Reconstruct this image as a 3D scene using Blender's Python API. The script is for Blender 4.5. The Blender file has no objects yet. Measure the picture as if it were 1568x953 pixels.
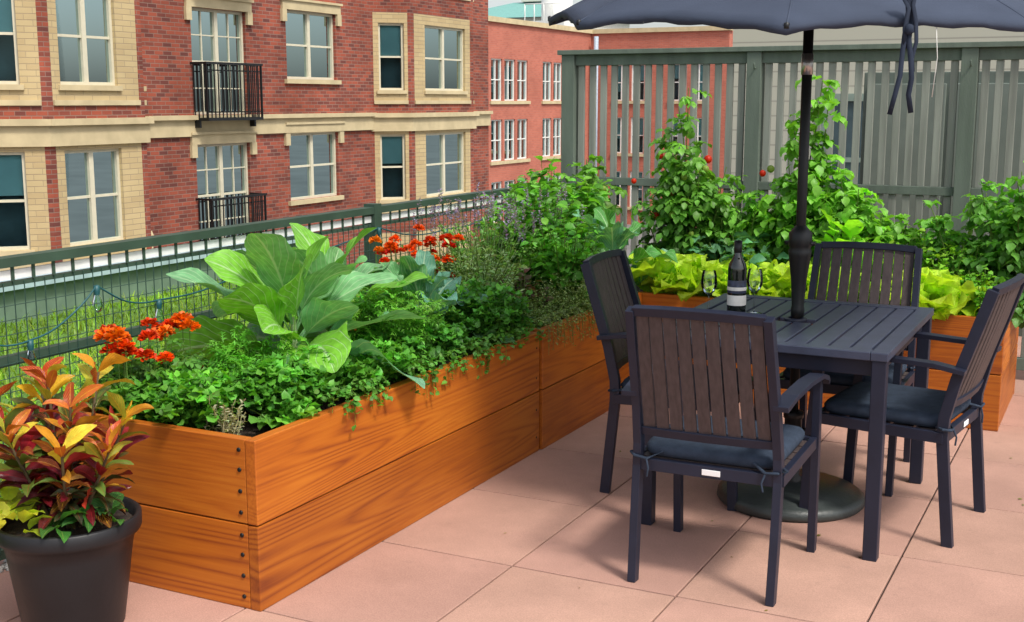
import bpy, math, random
import numpy as np
from mathutils import Vector, Matrix
random.seed(7); rng=np.random.default_rng(11)
S=bpy.context.scene
PI=math.pi
# ------------------------------------------------------------ materials
def newmat(name):
    m=bpy.data.materials.new(name); m.use_nodes=True
    nt=m.node_tree; b=nt.nodes['Principled BSDF']
    return m,nt,b
def N(nt,t,**k):
    n=nt.nodes.new(t)
    for a,v in k.items(): setattr(n,a,v)
    return n
def c4(c): return (c[0],c[1],c[2],1)
def mat(name,col,rough=.6,metal=0,var=.15,scale=8,bump=0,bscale=60,spec=.5,col2=None,stretch=None):
    m,nt,b=newmat(name); L=nt.links
    tc=N(nt,'ShaderNodeTexCoord'); mp=N(nt,'ShaderNodeMapping'); L.new(tc.outputs['Object'],mp.inputs[0])
    if stretch: mp.inputs['Scale'].default_value=stretch
    no=N(nt,'ShaderNodeTexNoise'); no.inputs['Scale'].default_value=scale; no.inputs['Detail'].default_value=6
    L.new(mp.outputs[0],no.inputs['Vector'])
    r=N(nt,'ShaderNodeValToRGB'); r.color_ramp.elements[0].position=.3; r.color_ramp.elements[1].position=.7
    c2=col2 or tuple(min(1,x*(1+var)) for x in col)
    r.color_ramp.elements[0].color=c4(tuple(x*(1-var) for x in col)); r.color_ramp.elements[1].color=c4(c2)
    L.new(no.outputs['Fac'],r.inputs[0]); L.new(r.outputs[0],b.inputs['Base Color'])
    b.inputs['Roughness'].default_value=rough; b.inputs['Metallic'].default_value=metal
    b.inputs['Specular IOR Level'].default_value=spec
    if bump:
        n2=N(nt,'ShaderNodeTexNoise'); n2.inputs['Scale'].default_value=bscale; n2.inputs['Detail'].default_value=4
        L.new(mp.outputs[0],n2.inputs['Vector'])
        bp=N(nt,'ShaderNodeBump'); bp.inputs['Strength'].default_value=bump; bp.inputs['Distance'].default_value=.01
        L.new(n2.outputs['Fac'],bp.inputs['Height']); L.new(bp.outputs[0],b.inputs['Normal'])
    return m
def brickmat(name,c1,c2,mort,bw=.24,rh=.08,big=.25):
    m,nt,b=newmat(name); L=nt.links
    tc=N(nt,'ShaderNodeTexCoord'); sp=N(nt,'ShaderNodeSeparateXYZ'); L.new(tc.outputs['Object'],sp.inputs[0])
    ad=N(nt,'ShaderNodeMath',operation='ADD'); L.new(sp.outputs[0],ad.inputs[0]); L.new(sp.outputs[1],ad.inputs[1])
    cb=N(nt,'ShaderNodeCombineXYZ'); L.new(ad.outputs[0],cb.inputs[0]); L.new(sp.outputs[2],cb.inputs[1])
    br=N(nt,'ShaderNodeTexBrick'); L.new(cb.outputs[0],br.inputs['Vector'])
    br.inputs['Scale'].default_value=1; br.inputs['Brick Width'].default_value=bw; br.inputs['Row Height'].default_value=rh
    br.inputs['Mortar Size'].default_value=.008; br.inputs['Bias'].default_value=-.25; br.inputs['Mortar Smooth'].default_value=.3
    br.inputs['Color1'].default_value=c4(c1); br.inputs['Color2'].default_value=c4(c2); br.inputs['Mortar'].default_value=c4(mort)
    no=N(nt,'ShaderNodeTexNoise'); no.inputs['Scale'].default_value=.9; no.inputs['Detail'].default_value=5
    L.new(tc.outputs['Object'],no.inputs['Vector'])
    mr=N(nt,'ShaderNodeMapRange'); mr.inputs[1].default_value=.3; mr.inputs[2].default_value=.7; mr.inputs[3].default_value=1-big; mr.inputs[4].default_value=1+big
    L.new(no.outputs['Fac'],mr.inputs[0])
    mx=N(nt,'ShaderNodeVectorMath',operation='SCALE'); L.new(br.outputs['Color'],mx.inputs[0]); L.new(mr.outputs[0],mx.inputs['Scale'])
    L.new(mx.outputs[0],b.inputs['Base Color']); b.inputs['Roughness'].default_value=.9; b.inputs['Specular IOR Level'].default_value=.2
    bp=N(nt,'ShaderNodeBump'); bp.inputs['Strength'].default_value=.5; bp.inputs['Distance'].default_value=.01; bp.invert=True
    L.new(br.outputs['Fac'],bp.inputs['Height']); L.new(bp.outputs[0],b.inputs['Normal'])
    return m
def woodmat(name,axis):
    m,nt,b=newmat(name); L=nt.links
    at=N(nt,'ShaderNodeAttribute'); at.attribute_name='Off'
    tc=N(nt,'ShaderNodeTexCoord'); ad=N(nt,'ShaderNodeVectorMath',operation='ADD'); L.new(tc.outputs['Object'],ad.inputs[0]); L.new(at.outputs['Vector'],ad.inputs[1])
    mp=N(nt,'ShaderNodeMapping'); L.new(ad.outputs[0],mp.inputs[0])
    mp.inputs['Scale'].default_value=(.28,2,4.6) if axis=='x' else (2,.28,4.6)
    no=N(nt,'ShaderNodeTexNoise'); no.inputs['Scale'].default_value=1.2; no.inputs['Detail'].default_value=1.2; no.inputs['Roughness'].default_value=.35
    L.new(mp.outputs[0],no.inputs['Vector'])
    mu=N(nt,'ShaderNodeMath',operation='MULTIPLY'); mu.inputs[1].default_value=125; L.new(no.outputs['Fac'],mu.inputs[0])
    si=N(nt,'ShaderNodeMath',operation='SINE'); L.new(mu.outputs[0],si.inputs[0])
    mr=N(nt,'ShaderNodeMapRange'); mr.inputs[1].default_value=-1; mr.inputs[2].default_value=1; L.new(si.outputs[0],mr.inputs[0])
    pw=N(nt,'ShaderNodeMath',operation='POWER'); pw.inputs[1].default_value=.5; L.new(mr.outputs[0],pw.inputs[0])
    mp2=N(nt,'ShaderNodeMapping'); L.new(ad.outputs[0],mp2.inputs[0]); mp2.inputs['Scale'].default_value=(2,60,60) if axis=='x' else (60,2,60)
    n2=N(nt,'ShaderNodeTexNoise'); n2.inputs['Scale'].default_value=2; n2.inputs['Detail'].default_value=5; L.new(mp2.outputs[0],n2.inputs['Vector'])
    # grain strength fades in and out along the board
    n4=N(nt,'ShaderNodeTexNoise'); n4.inputs['Scale'].default_value=1.1; n4.inputs['Detail'].default_value=1; L.new(ad.outputs[0],n4.inputs['Vector'])
    gs=N(nt,'ShaderNodeMapRange'); gs.inputs[1].default_value=.35; gs.inputs[2].default_value=.65; gs.inputs[3].default_value=.88; gs.inputs[4].default_value=.50; L.new(n4.outputs['Fac'],gs.inputs[0])
    mm=N(nt,'ShaderNodeMix'); mm.data_type='FLOAT'; L.new(gs.outputs[0],mm.inputs[0]); L.new(pw.outputs[0],mm.inputs[2]); L.new(n2.outputs['Fac'],mm.inputs[3])
    n3=N(nt,'ShaderNodeTexNoise'); n3.inputs['Scale'].default_value=1.6; n3.inputs['Detail'].default_value=3; L.new(ad.outputs[0],n3.inputs['Vector'])
    m3=N(nt,'ShaderNodeMix'); m3.data_type='FLOAT'; m3.inputs[0].default_value=.48; L.new(mm.outputs[0],m3.inputs[2]); L.new(n3.outputs['Fac'],m3.inputs[3])
    r=N(nt,'ShaderNodeValToRGB'); e=r.color_ramp.elements
    e[0].position=.28; e[0].color=(.22,.045,.008,1); e[1].position=.78; e[1].color=(.54,.175,.017,1)
    x=e.new(.52); x.color=(.41,.108,.010,1)
    L.new(m3.outputs[0],r.inputs[0])
    sx=N(nt,'ShaderNodeSeparateXYZ'); L.new(at.outputs['Vector'],sx.inputs[0])
    fr=N(nt,'ShaderNodeMath',operation='FRACT'); L.new(sx.outputs[0],fr.inputs[0])
    mt=N(nt,'ShaderNodeMapRange'); mt.inputs[3].default_value=.84; mt.inputs[4].default_value=1.1; L.new(fr.outputs[0],mt.inputs[0])
    vs=N(nt,'ShaderNodeVectorMath',operation='SCALE'); L.new(r.outputs[0],vs.inputs[0]); L.new(mt.outputs[0],vs.inputs['Scale'])
    L.new(vs.outputs[0],b.inputs['Base Color'])
    b.inputs['Roughness'].default_value=.45; b.inputs['Specular IOR Level'].default_value=.4
    bp=N(nt,'ShaderNodeBump'); bp.inputs['Strength'].default_value=.2; bp.inputs['Distance'].default_value=.003
    L.new(mm.outputs[0],bp.inputs['Height']); L.new(bp.outputs[0],b.inputs['Normal'])
    return m
def leafmat(name,vein=0,vcol=(.5,.6,.4),k=9,rough=.45,trans=.3,blotch=0,gain=(1,1,1)):
    m,nt,b=newmat(name); L=nt.links
    at=N(nt,'ShaderNodeAttribute'); at.attribute_name='Col'
    tc=N(nt,'ShaderNodeTexCoord')
    g_=N(nt,'ShaderNodeVectorMath',operation='MULTIPLY'); L.new(at.outputs['Color'],g_.inputs[0]); g_.inputs[1].default_value=gain; col=g_.outputs[0]
    no=N(nt,'ShaderNodeTexNoise'); no.inputs['Scale'].default_value=30; no.inputs['Detail'].default_value=4; L.new(tc.outputs['Object'],no.inputs['Vector'])
    mr=N(nt,'ShaderNodeMapRange'); mr.inputs[1].default_value=.3; mr.inputs[2].default_value=.7; mr.inputs[3].default_value=.75; mr.inputs[4].default_value=1.2
    L.new(no.outputs['Fac'],mr.inputs[0])
    sc=N(nt,'ShaderNodeVectorMath',operation='SCALE'); L.new(col,sc.inputs[0]); L.new(mr.outputs[0],sc.inputs['Scale']); col=sc.outputs[0]
    if vein:
        sp=N(nt,'ShaderNodeSeparateXYZ'); L.new(tc.outputs['UV'],sp.inputs[0])
        sb=N(nt,'ShaderNodeMath',operation='SUBTRACT'); L.new(sp.outputs[1],sb.inputs[0]); sb.inputs[1].default_value=.5
        ab=N(nt,'ShaderNodeMath',operation='ABSOLUTE'); L.new(sb.outputs[0],ab.inputs[0])
        m1=N(nt,'ShaderNodeMapRange'); m1.inputs[1].default_value=.012; m1.inputs[2].default_value=.04; m1.inputs[3].default_value=1; m1.inputs[4].default_value=0; L.new(ab.outputs[0],m1.inputs[0])
        a1=N(nt,'ShaderNodeMath',operation='MULTIPLY'); a1.inputs[1].default_value=.9; L.new(ab.outputs[0],a1.inputs[0])
        a2=N(nt,'ShaderNodeMath',operation='SUBTRACT'); L.new(sp.outputs[0],a2.inputs[0]); L.new(a1.outputs[0],a2.inputs[1])
        a3=N(nt,'ShaderNodeMath',operation='MULTIPLY'); a3.inputs[1].default_value=k; L.new(a2.outputs[0],a3.inputs[0])
        a4=N(nt,'ShaderNodeMath',operation='PINGPONG'); a4.inputs[1].default_value=.5; L.new(a3.outputs[0],a4.inputs[0])
        m2=N(nt,'ShaderNodeMapRange'); m2.inputs[1].default_value=.02; m2.inputs[2].default_value=.10 if not blotch else .26; m2.inputs[3].default_value=.7; m2.inputs[4].default_value=0; L.new(a4.outputs[0],m2.inputs[0])
        mx=N(nt,'ShaderNodeMath',operation='MAXIMUM'); L.new(m1.outputs[0],mx.inputs[0]); L.new(m2.outputs[0],mx.inputs[1])
        vs=N(nt,'ShaderNodeMath',operation='MULTIPLY'); vs.inputs[1].default_value=vein; L.new(mx.outputs[0],vs.inputs[0])
        mi=N(nt,'ShaderNodeMix'); mi.data_type='RGBA'; L.new(vs.outputs[0],mi.inputs[0]); L.new(col,mi.inputs[6]); mi.inputs[7].default_value=c4(vcol); col=mi.outputs[2]
        bp=N(nt,'ShaderNodeBump'); bp.inputs['Strength'].default_value=.5; bp.inputs['Distance'].default_value=.005; bp.invert=True
        L.new(mx.outputs[0],bp.inputs['Height']); L.new(bp.outputs[0],b.inputs['Normal'])
    L.new(col,b.inputs['Base Color']); b.inputs['Roughness'].default_value=rough; b.inputs['Specular IOR Level'].default_value=.35
    tr=N(nt,'ShaderNodeBsdfTranslucent')
    s2=N(nt,'ShaderNodeVectorMath',operation='MULTIPLY'); L.new(col,s2.inputs[0]); s2.inputs[1].default_value=(1.7,1.7,.6); L.new(s2.outputs[0],tr.inputs[0])
    ms=N(nt,'ShaderNodeMixShader'); ms.inputs[0].default_value=trans; L.new(b.outputs[0],ms.inputs[1]); L.new(tr.outputs[0],ms.inputs[2])
    L.new(ms.outputs[0],nt.nodes['Material Output'].inputs[0])
    return m
def glassmat(name,tint=(.8,.95,.95),refl=.0,gc=(.9,.97,1)):
    m,nt,b=newmat(name); L=nt.links
    tr=N(nt,'ShaderNodeBsdfTransparent'); tr.inputs[0].default_value=c4(tint)
    gl=N(nt,'ShaderNodeBsdfGlossy'); gl.inputs['Roughness'].default_value=.02; gl.inputs[0].default_value=c4(gc)
    fr=N(nt,'ShaderNodeFresnel'); fr.inputs[0].default_value=1.45
    mu=N(nt,'ShaderNodeMath',operation='ADD'); mu.inputs[1].default_value=refl; L.new(fr.outputs[0],mu.inputs[0])
    ms=N(nt,'ShaderNodeMixShader'); L.new(mu.outputs[0],ms.inputs[0]); L.new(tr.outputs[0],ms.inputs[1]); L.new(gl.outputs[0],ms.inputs[2])
    L.new(ms.outputs[0],nt.nodes['Material Output'].inputs[0]); nt.nodes.remove(b)
    return m
# ------------------------------------------------------------ geometry helper
class Geo:
    def __init__(s): s.v=[];s.f=[];s.m=[];s.sm=[];s.off=[];s.co=(0,0,0)
    def add(s,vs,fs,mi=0,smooth=False):
        o=len(s.v); s.v+= [tuple(x) for x in vs]; s.off+=[s.co]*len(vs)
        for f in fs: s.f.append([o+i for i in f]); s.m.append(mi); s.sm.append(smooth)
    def box(s,x0,x1,y0,y1,z0,z1,mi=0):
        s.add([(x0,y0,z0),(x1,y0,z0),(x1,y1,z0),(x0,y1,z0),(x0,y0,z1),(x1,y0,z1),(x1,y1,z1),(x0,y1,z1)],
              [(0,3,2,1),(4,5,6,7),(0,1,5,4),(1,2,6,5),(2,3,7,6),(3,0,4,7)],mi)
    def obox(s,o,ud,nd,u0,u1,z0,z1,d0,d1,mi=0):
        def P(u,d,z): return (o[0]+ud[0]*u+nd[0]*d,o[1]+ud[1]*u+nd[1]*d,z)
        s.add([P(u0,d0,z0),P(u1,d0,z0),P(u1,d1,z0),P(u0,d1,z0),P(u0,d0,z1),P(u1,d0,z1),P(u1,d1,z1),P(u0,d1,z1)],
              [(0,3,2,1),(4,5,6,7),(0,1,5,4),(1,2,6,5),(2,3,7,6),(3,0,4,7)],mi)
    def beam(s,pts,w,h,side,mi=0,smooth=False):
        pts=[Vector(p) for p in pts]; n=len(pts); vs=[]
        side=Vector(side).normalized()
        for i,p in enumerate(pts):
            t=(pts[min(i+1,n-1)]-pts[max(i-1,0)]).normalized()
            sd=(side-t*side.dot(t)).normalized(); up=t.cross(sd)
            for a,b in((-1,-1),(1,-1),(1,1),(-1,1)): vs.append(p+sd*(a*w/2)+up*(b*h/2))
        fs=[(3,2,1,0),tuple(4*(n-1)+i for i in range(4))]
        for i in range(n-1):
            for j in range(4): a=4*i+j;b=4*i+(j+1)%4; fs.append((a,b,b+4,a+4))
        s.add(vs,fs,mi,smooth)
    def tube(s,pts,r,seg=8,mi=0,cap=True):
        pts=[Vector(p) for p in pts]; n=len(pts); vs=[]
        rr=r if isinstance(r,(list,tuple)) else [r]*n
        for i,p in enumerate(pts):
            t=(pts[min(i+1,n-1)]-pts[max(i-1,0)]).normalized()
            a=Vector((1,0,0)) if abs(t.x)<.9 else Vector((0,1,0))
            sd=(a-t*a.dot(t)).normalized(); up=t.cross(sd)
            for k in range(seg):
                an=2*PI*k/seg; vs.append(p+(sd*math.cos(an)+up*math.sin(an))*rr[i])
        fs=[]
        for i in range(n-1):
            for j in range(seg): a=seg*i+j;b=seg*i+(j+1)%seg; fs.append((a,b,b+seg,a+seg))
        s.add(vs,fs,mi,True)
        if cap: o=len(s.v)-len(vs); s.f.append([o+i for i in range(seg)][::-1]); s.m.append(mi); s.sm.append(False); s.f.append([o+seg*(n-1)+i for i in range(seg)]); s.m.append(mi); s.sm.append(False)
    def lathe(s,prof,c,seg=32,mi=0,smooth=True):
        vs=[];n=len(prof)
        for r,z in prof:
            for k in range(seg): an=2*PI*k/seg; vs.append((c[0]+r*math.cos(an),c[1]+r*math.sin(an),c[2]+z))
        fs=[]
        for i in range(n-1):
            for j in range(seg): a=seg*i+j;b=seg*i+(j+1)%seg; fs.append((a,b,b+seg,a+seg))
        s.add(vs,fs,mi,smooth)
    def pillow(s,cx,cy,z0,w,d,h,mi=0):
        vs=[]
        lay=[(-.03,0),(-.008,.12),(0,.35),(0,.6),(-.008,.82),(-.03,.95),(-.09,1.0),(-.17,1.03)]
        seg=40
        for ins,zz in lay:
            for k in range(seg):
                an=2*PI*k/seg; ca,sa=math.cos(an),math.sin(an); p=.22
                x=(w/2+ins)*math.copysign(abs(ca)**p,ca); y=(d/2+ins)*math.copysign(abs(sa)**p,sa)
                vs.append((cx+x,cy+y,z0+h*zz))
        fs=[]
        for i in range(len(lay)-1):
            for j in range(seg): a=seg*i+j;b=seg*i+(j+1)%seg; fs.append((a,b,b+seg,a+seg))
        fs.append(tuple(range(seg))[::-1]); fs.append(tuple(seg*(len(lay)-1)+i for i in range(seg)))
        s.add(vs,fs,mi,True)
    def build(s,name,mats,bevel=0,loc=(0,0,0),rot=0,parent=None,off=False):
        me=bpy.data.meshes.new(name); me.from_pydata(s.v,[],s.f)
        for m in mats: me.materials.append(m)
        me.polygons.foreach_set('material_index',s.m); me.polygons.foreach_set('use_smooth',s.sm)
        if off:
            a=me.attributes.new('Off','FLOAT_VECTOR','POINT'); a.data.foreach_set('vector',np.array(s.off,dtype=np.float32).ravel())
        me.update()
        o=bpy.data.objects.new(name,me); S.collection.objects.link(o); o.location=loc; o.rotation_euler=(0,0,rot)
        if bevel:
            b=o.modifiers.new('bevel','BEVEL'); b.width=bevel; b.segments=2; b.limit_method='ANGLE'; b.angle_limit=math.radians(50)
        if parent: o.parent=parent
        return o
# ------------------------------------------------------------ base materials
M_brick=brickmat('red_brick',(.30,.076,.046),(.075,.034,.034),(.24,.15,.12))
M_brick2=brickmat('salmon_brick',(.46,.15,.10),(.38,.115,.08),(.40,.18,.14),big=.1)
M_tan=brickmat('tan_masonry',(.50,.39,.21),(.43,.32,.17),(.36,.28,.17),bw=.4,rh=.1,big=.1)
M_tanstone=mat('tan_stone',(.52,.43,.26),.85,var=.12,scale=3,spec=.2)
M_frame=mat('window_frame_cream',(.60,.56,.42),.6,var=.05)
M_white=mat('white_trim',(.72,.72,.68),.6,var=.05)
M_blind=mat('window_blind',(.34,.47,.46),.8,var=.12,scale=1.2)
M_dark=mat('dark_interior',(.07,.10,.11),.8,var=.5,scale=1.5)
M_glass=glassmat('window_glass',tint=(.80,.93,.95),gc=(.38,.50,.52))
M_black=mat('black_metal',(.010,.011,.012),.45,.3,var=.2)
M_green=mat('green_painted_steel',(.04,.072,.05),.5,var=.2,scale=5,spec=.3)
M_wire=mat('green_mesh_wire',(.03,.07,.055),.5)
M_trel=mat('greygreen_painted_wood',(.115,.145,.118),.75,var=.18,scale=3,bump=.2,stretch=(4,4,.6),spec=.2)
M_slat=mat('greygreen_slat',(.22,.235,.205),.75,var=.25,scale=3,bump=.2,stretch=(8,4,.5),spec=.2)
M_wx=woodmat('cedar_x','x'); M_wy=woodmat('cedar_y','y')
M_soil=mat('soil',(.035,.022,.015),.95,var=.5,scale=40,bump=1,bscale=90)
M_char=mat('charcoal_frame',(.013,.016,.032),.45,0,var=.15,scale=10,spec=.35)
M_sl=mat('chair_slat',(.066,.050,.050),.55,var=.22,scale=14,bump=.15,bscale=180,stretch=(6,6,1),spec=.35)
M_cush=mat('cushion_fabric',(.032,.046,.072),.95,var=.18,scale=30,bump=.4,bscale=500,spec=.2)
M_tag=mat('white_tag',(.8,.8,.8),.7,var=.03)
M_tab=mat('table_slat',(.042,.050,.082),.38,.0,var=.15,scale=12,bump=.08,bscale=120,spec=.4)
M_fab=mat('umbrella_fabric',(.046,.058,.088),.9,var=.14,scale=4,bump=.2,bscale=400,spec=.2)
M_cast=mat('umbrella_base_resin',(.035,.043,.042),.45,var=.2,bump=.2)
M_silver=mat('silver_metal',(.5,.5,.5),.3,.9)
M_pot=mat('black_plastic_pot',(.012,.012,.014),.45,var=.2,scale=6,bump=.1,bscale=30,spec=.35)
# ------------------------------------------------------------ camera / light
cam=bpy.data.cameras.new('cam'); co=bpy.data.objects.new('camera',cam); S.collection.objects.link(co); S.camera=co
cam.sensor_width=36; cam.lens=43.16; cam.clip_end=2000; cam.clip_start=.05
co.location=(0,0,1.6); co.rotation_euler=(math.radians(80.3),0,math.radians(26.75))
w=bpy.data.worlds.new('World'); S.world=w; w.use_nodes=True; nt=w.node_tree
bg=nt.nodes['Background']; sky=nt.nodes.new('ShaderNodeTexSky'); sky.sky_type='NISHITA'; sky.sun_disc=False
EL=math.radians(55); az=Vector((.90,-.43,0)).normalized()
sky.sun_elevation=EL; sky.sun_rotation=math.atan2(az.x,az.y); sky.dust_density=3; sky.air_density=1.0; sky.ozone_density=.6
hs=nt.nodes.new('ShaderNodeHueSaturation'); hs.inputs['Saturation'].default_value=.45; hs.inputs['Value'].default_value=1.55
nt.links.new(sky.outputs[0],hs.inputs['Color']); nt.links.new(hs.outputs[0],bg.inputs[0]); bg.inputs[1].default_value=.15
sl=bpy.data.lights.new('sun','SUN'); so=bpy.data.objects.new('sun',sl); S.collection.objects.link(so)
sl.energy=3.1; sl.angle=math.radians(10); sl.color=(1,.95,.86)
sv=Vector((az.x*math.cos(EL),az.y*math.cos(EL),math.sin(EL))); so.rotation_euler=sv.to_track_quat('Z','Y').to_euler(); so.location=(5,-3,12)
S.view_settings.view_transform='Standard'; S.view_settings.look='None'; S.view_settings.exposure=0
# ------------------------------------------------------------ ground, deck, pavers
g=Geo(); g.add([(-700,-700,-4.6),(700,-700,-4.6),(700,700,-4.6),(-700,700,-4.6)],[(0,1,2,3)])
g.build('ground',[mat('asphalt_ground',(.16,.16,.155),.9,var=.2,scale=.3)])
g=Geo(); g.box(-15.2,-11.5,-40,80,-4.59,-4.47); g.build('sidewalk',[mat('concrete',(.42,.41,.38),.9,var=.1,scale=1)])
g=Geo(); g.box(-7.6,3.5,-3,9.9,-4.6,-.02); g.build('terrace_slab',[mat('slab_concrete',(.16,.13,.12),.9)])
m_pv,ntp,bp_=newmat('pink_concrete'); L=ntp.links
at=N(ntp,'ShaderNodeAttribute'); at.attribute_name='Col'; tc=N(ntp,'ShaderNodeTexCoord')
n1=N(ntp,'ShaderNodeTexNoise'); n1.inputs['Scale'].default_value=2.2; n1.inputs['Detail'].default_value=7; n1.inputs['Roughness'].default_value=.65; L.new(tc.outputs['Object'],n1.inputs['Vector'])
n2=N(ntp,'ShaderNodeTexNoise'); n2.inputs['Scale'].default_value=220; n2.inputs['Detail'].default_value=3; L.new(tc.outputs['Object'],n2.inputs['Vector'])
r1=N(ntp,'ShaderNodeMapRange'); r1.inputs[1].default_value=.3; r1.inputs[2].default_value=.7; r1.inputs[3].default_value=.82; r1.inputs[4].default_value=1.1; L.new(n1.outputs['Fac'],r1.inputs[0])
r2=N(ntp,'ShaderNodeMapRange'); r2.inputs[1].default_value=.3; r2.inputs[2].default_value=.7; r2.inputs[3].default_value=.84; r2.inputs[4].default_value=1.14; L.new(n2.outputs['Fac'],r2.inputs[0])
mm=N(ntp,'ShaderNodeMath',operation='MULTIPLY'); L.new(r1.outputs[0],mm.inputs[0]); L.new(r2.outputs[0],mm.inputs[1])
sc=N(ntp,'ShaderNodeVectorMath',operation='SCALE'); L.new(at.outputs['Color'],sc.inputs[0]); L.new(mm.outputs[0],sc.inputs['Scale'])
n3=N(ntp,'ShaderNodeTexNoise'); n3.inputs['Scale'].default_value=9; n3.inputs['Detail'].default_value=8; n3.inputs['Roughness'].default_value=.7; L.new(tc.outputs['Object'],n3.inputs['Vector'])
r3=N(ntp,'ShaderNodeMapRange'); r3.inputs[1].default_value=.60; r3.inputs[2].default_value=.74; r3.inputs[3].default_value=0; r3.inputs[4].default_value=.40; L.new(n3.outputs['Fac'],r3.inputs[0])
mi=N(ntp,'ShaderNodeMix'); mi.data_type='RGBA'; L.new(r3.outputs[0],mi.inputs[0]); L.new(sc.outputs[0],mi.inputs[6]); mi.inputs[7].default_value=(.20,.13,.11,1)
L.new(mi.outputs[2],bp_.inputs['Base Color'])
bp_.inputs['Roughness'].default_value=.8; bp_.inputs['Specular IOR Level'].default_value=.25
bb=N(ntp,'ShaderNodeBump'); bb.inputs['Strength'].default_value=.25; bb.inputs['Distance'].default_value=.003; L.new(n2.outputs['Fac'],bb.inputs['Height']); L.new(bb.outputs[0],bp_.inputs['Normal'])
g=Geo(); cols=[]
for i in range(-3,9):
    for j in range(-6,8):
        x0=-1.836+.6*i; y0=3.645+.70*j
        if x0<-3.7 : continue
        e=.0035; dz=random.uniform(-.0012,.0012)
        g.box(x0+e,x0+.6-e,y0+e,y0+.70-e,-.02,dz)
        k=random.uniform(.93,1.06); cols+= [(.425*k,.250*k*random.uniform(.98,1.02),.195*k,1)]*8
o=g.build('patio_pavers',[m_pv],bevel=.003)
ca=o.data.color_attributes.new('Col','FLOAT_COLOR','POINT'); ca.data.foreach_set('color',np.array(cols,dtype=np.float32).ravel())
g=Geo(); g.box(-3.6,3.5,-3,9.5,-.018,-.009); g.build('paver_joint_bed',[mat('joint_sand',(.05,.03,.025),.95)])
g=Geo(); g.box(-7.55,-7.25,-3,9.9,-.02,.25,0); g.box(-7.62,-7.18,-3,9.9,.25,.30,1)
g.build('parapet_wall',[mat('parapet_green',(.13,.20,.14),.8),mat('parapet_cap',(.34,.46,.48),.6)])
g=Geo(); g.add([(-7.25,-3,.0),(-3.64,-3,.0),(-3.64,9.8,.0),(-7.25,9.8,.0)],[(0,1,2,3)]); g.build('lawn',[mat('lawn_soil',(.10,.20,.035),.95,var=.35,scale=12,bump=1)])
g=Geo()
for _ in range(900):
    x=random.uniform(-3.66,-3.36); y=random.uniform(1.4,3.2); r=random.uniform(.008,.016); z=.006
    a=random.uniform(0,3); vs=[]
    for k in range(6): vs.append((x+r*math.cos(a+k*PI/3)*random.uniform(.8,1.1),y+r*math.sin(a+k*PI/3),z-r*.3))
    vs+= [(x,y,z+r*.6),(x,y,z-r*.6)]
    g.add(vs,[(k,(k+1)%6,6) for k in range(6)]+[((k+1)%6,k,7) for k in range(6)],0,True)
g.build('gravel',[mat('pale_gravel',(.5,.48,.44),.9,var=.3,scale=20)])
# ------------------------------------------------------------ planters
def planter(name,x0,x1,y0,y1,h=.56,longy=True):
    g=Geo(); t=.04; hb=h/2
    def rb(*a): g.co=(random.uniform(0,50),random.uniform(0,50),random.uniform(0,50)); g.box(*a)
    for k in range(2):
        za=k*hb+(.005 if k else 0.0); zb=(k+1)*hb
        if longy:
            rb(x1-t,x1,y0,y1,za,zb,1); rb(x0,x0+t,y0,y1,za,zb,1)
            rb(x0+t+.001,x1-t-.002,y0+.002,y0+t,za,zb,0); rb(x0+t+.001,x1-t-.001,y1-t,y1-.002,za,zb,0)
        else:
            rb(x0,x1,y0,y0+t,za,zb,0); rb(x0,x1,y1-t,y1,za,zb,0)
            rb(x0+.002,x0+t,y0+t+.001,y1-t-.001,za,zb,1); rb(x1-t,x1-.002,y0+t+.001,y1-t-.001,za,zb,1)
    for (cx,cy) in ((x0+t+.02,y0+t+.02),(x1-t-.02,y0+t+.02),(x0+t+.02,y1-t-.02),(x1-t-.02,y1-t-.02)):
        g.box(cx-.02,cx+.02,cy-.02,cy+.02,0.001,h-.03,0)
    if longy:
        for sx in (x1-t-.025,x0+t+.025):
            for z in (.04,.11,.18,.245,.32,.39,.46,.525):
                g.tube([(sx,y0+.004,z),(sx,y0-.003,z)],.0075,10,2)
        for z in (.07,.2,.35,.49):
            g.tube([(x1-.004,y1-.03,z),(x1+.002,y1-.03,z)],.006,8,2)
    g.box(x0+t,x1-t,y0+t,y1-t,.05,h-.07,3)
    return g.build(name,[M_wx,M_wy,M_black,M_soil],bevel=.003,off=True)
planter('cedar_planter_box',-3.27,-2.37,2.93,4.982)
planter('cedar_planter_box',-3.27,-2.362,5.0,6.27,.565)
planter('cedar_planter_box',-3.27,-1.86,6.29,7.2,longy=False)
planter('cedar_planter_box',-1.85,-.50,6.29,7.2,longy=False)
# ------------------------------------------------------------ fence
g=Geo(); fx=-3.42
def postr(y): g.box(fx-.032,fx+.032,y-.032,y+.032,-.02,1.09,0)
ys=[.3,2.72,5.22,7.42]
for y in ys: postr(y)
for a,b in zip(ys[:-1],ys[1:]):
    a+=.032;b-=.032
    g.box(fx-.03,fx+.03,a,b,1.042,1.075,0)
    g.box(fx-.012,fx+.012,a,b,.975,.990,0)
    g.box(fx-.016,fx+.016,a,b,.70,.735,0); g.box(fx-.016,fx+.016,a,b,.03,.065,0)
    g.box(fx+.002,fx+.012,a,b,.998,1.030,1)
    y=a+.02; q=0
    while y<b:
        g.box(fx+.0165,fx+.0195,y-.0013,y+.0013,.05,.99,2)
        if q%2==0: g.box(fx+.0125,fx+.018,y-.006,y+.006,.991,1.0415,0)
        y+=.045; q+=1
    z=.11
    while z<.96:
        g.box(fx+.020,fx+.0225,a,b,z-.0012,z+.0012,2); z+=.05
g.build('railing_fence',[M_green,mat('galvanised_strip',(.80,.82,.80),.5),M_wire])
g=Geo(); fxx=fx+.035
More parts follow.
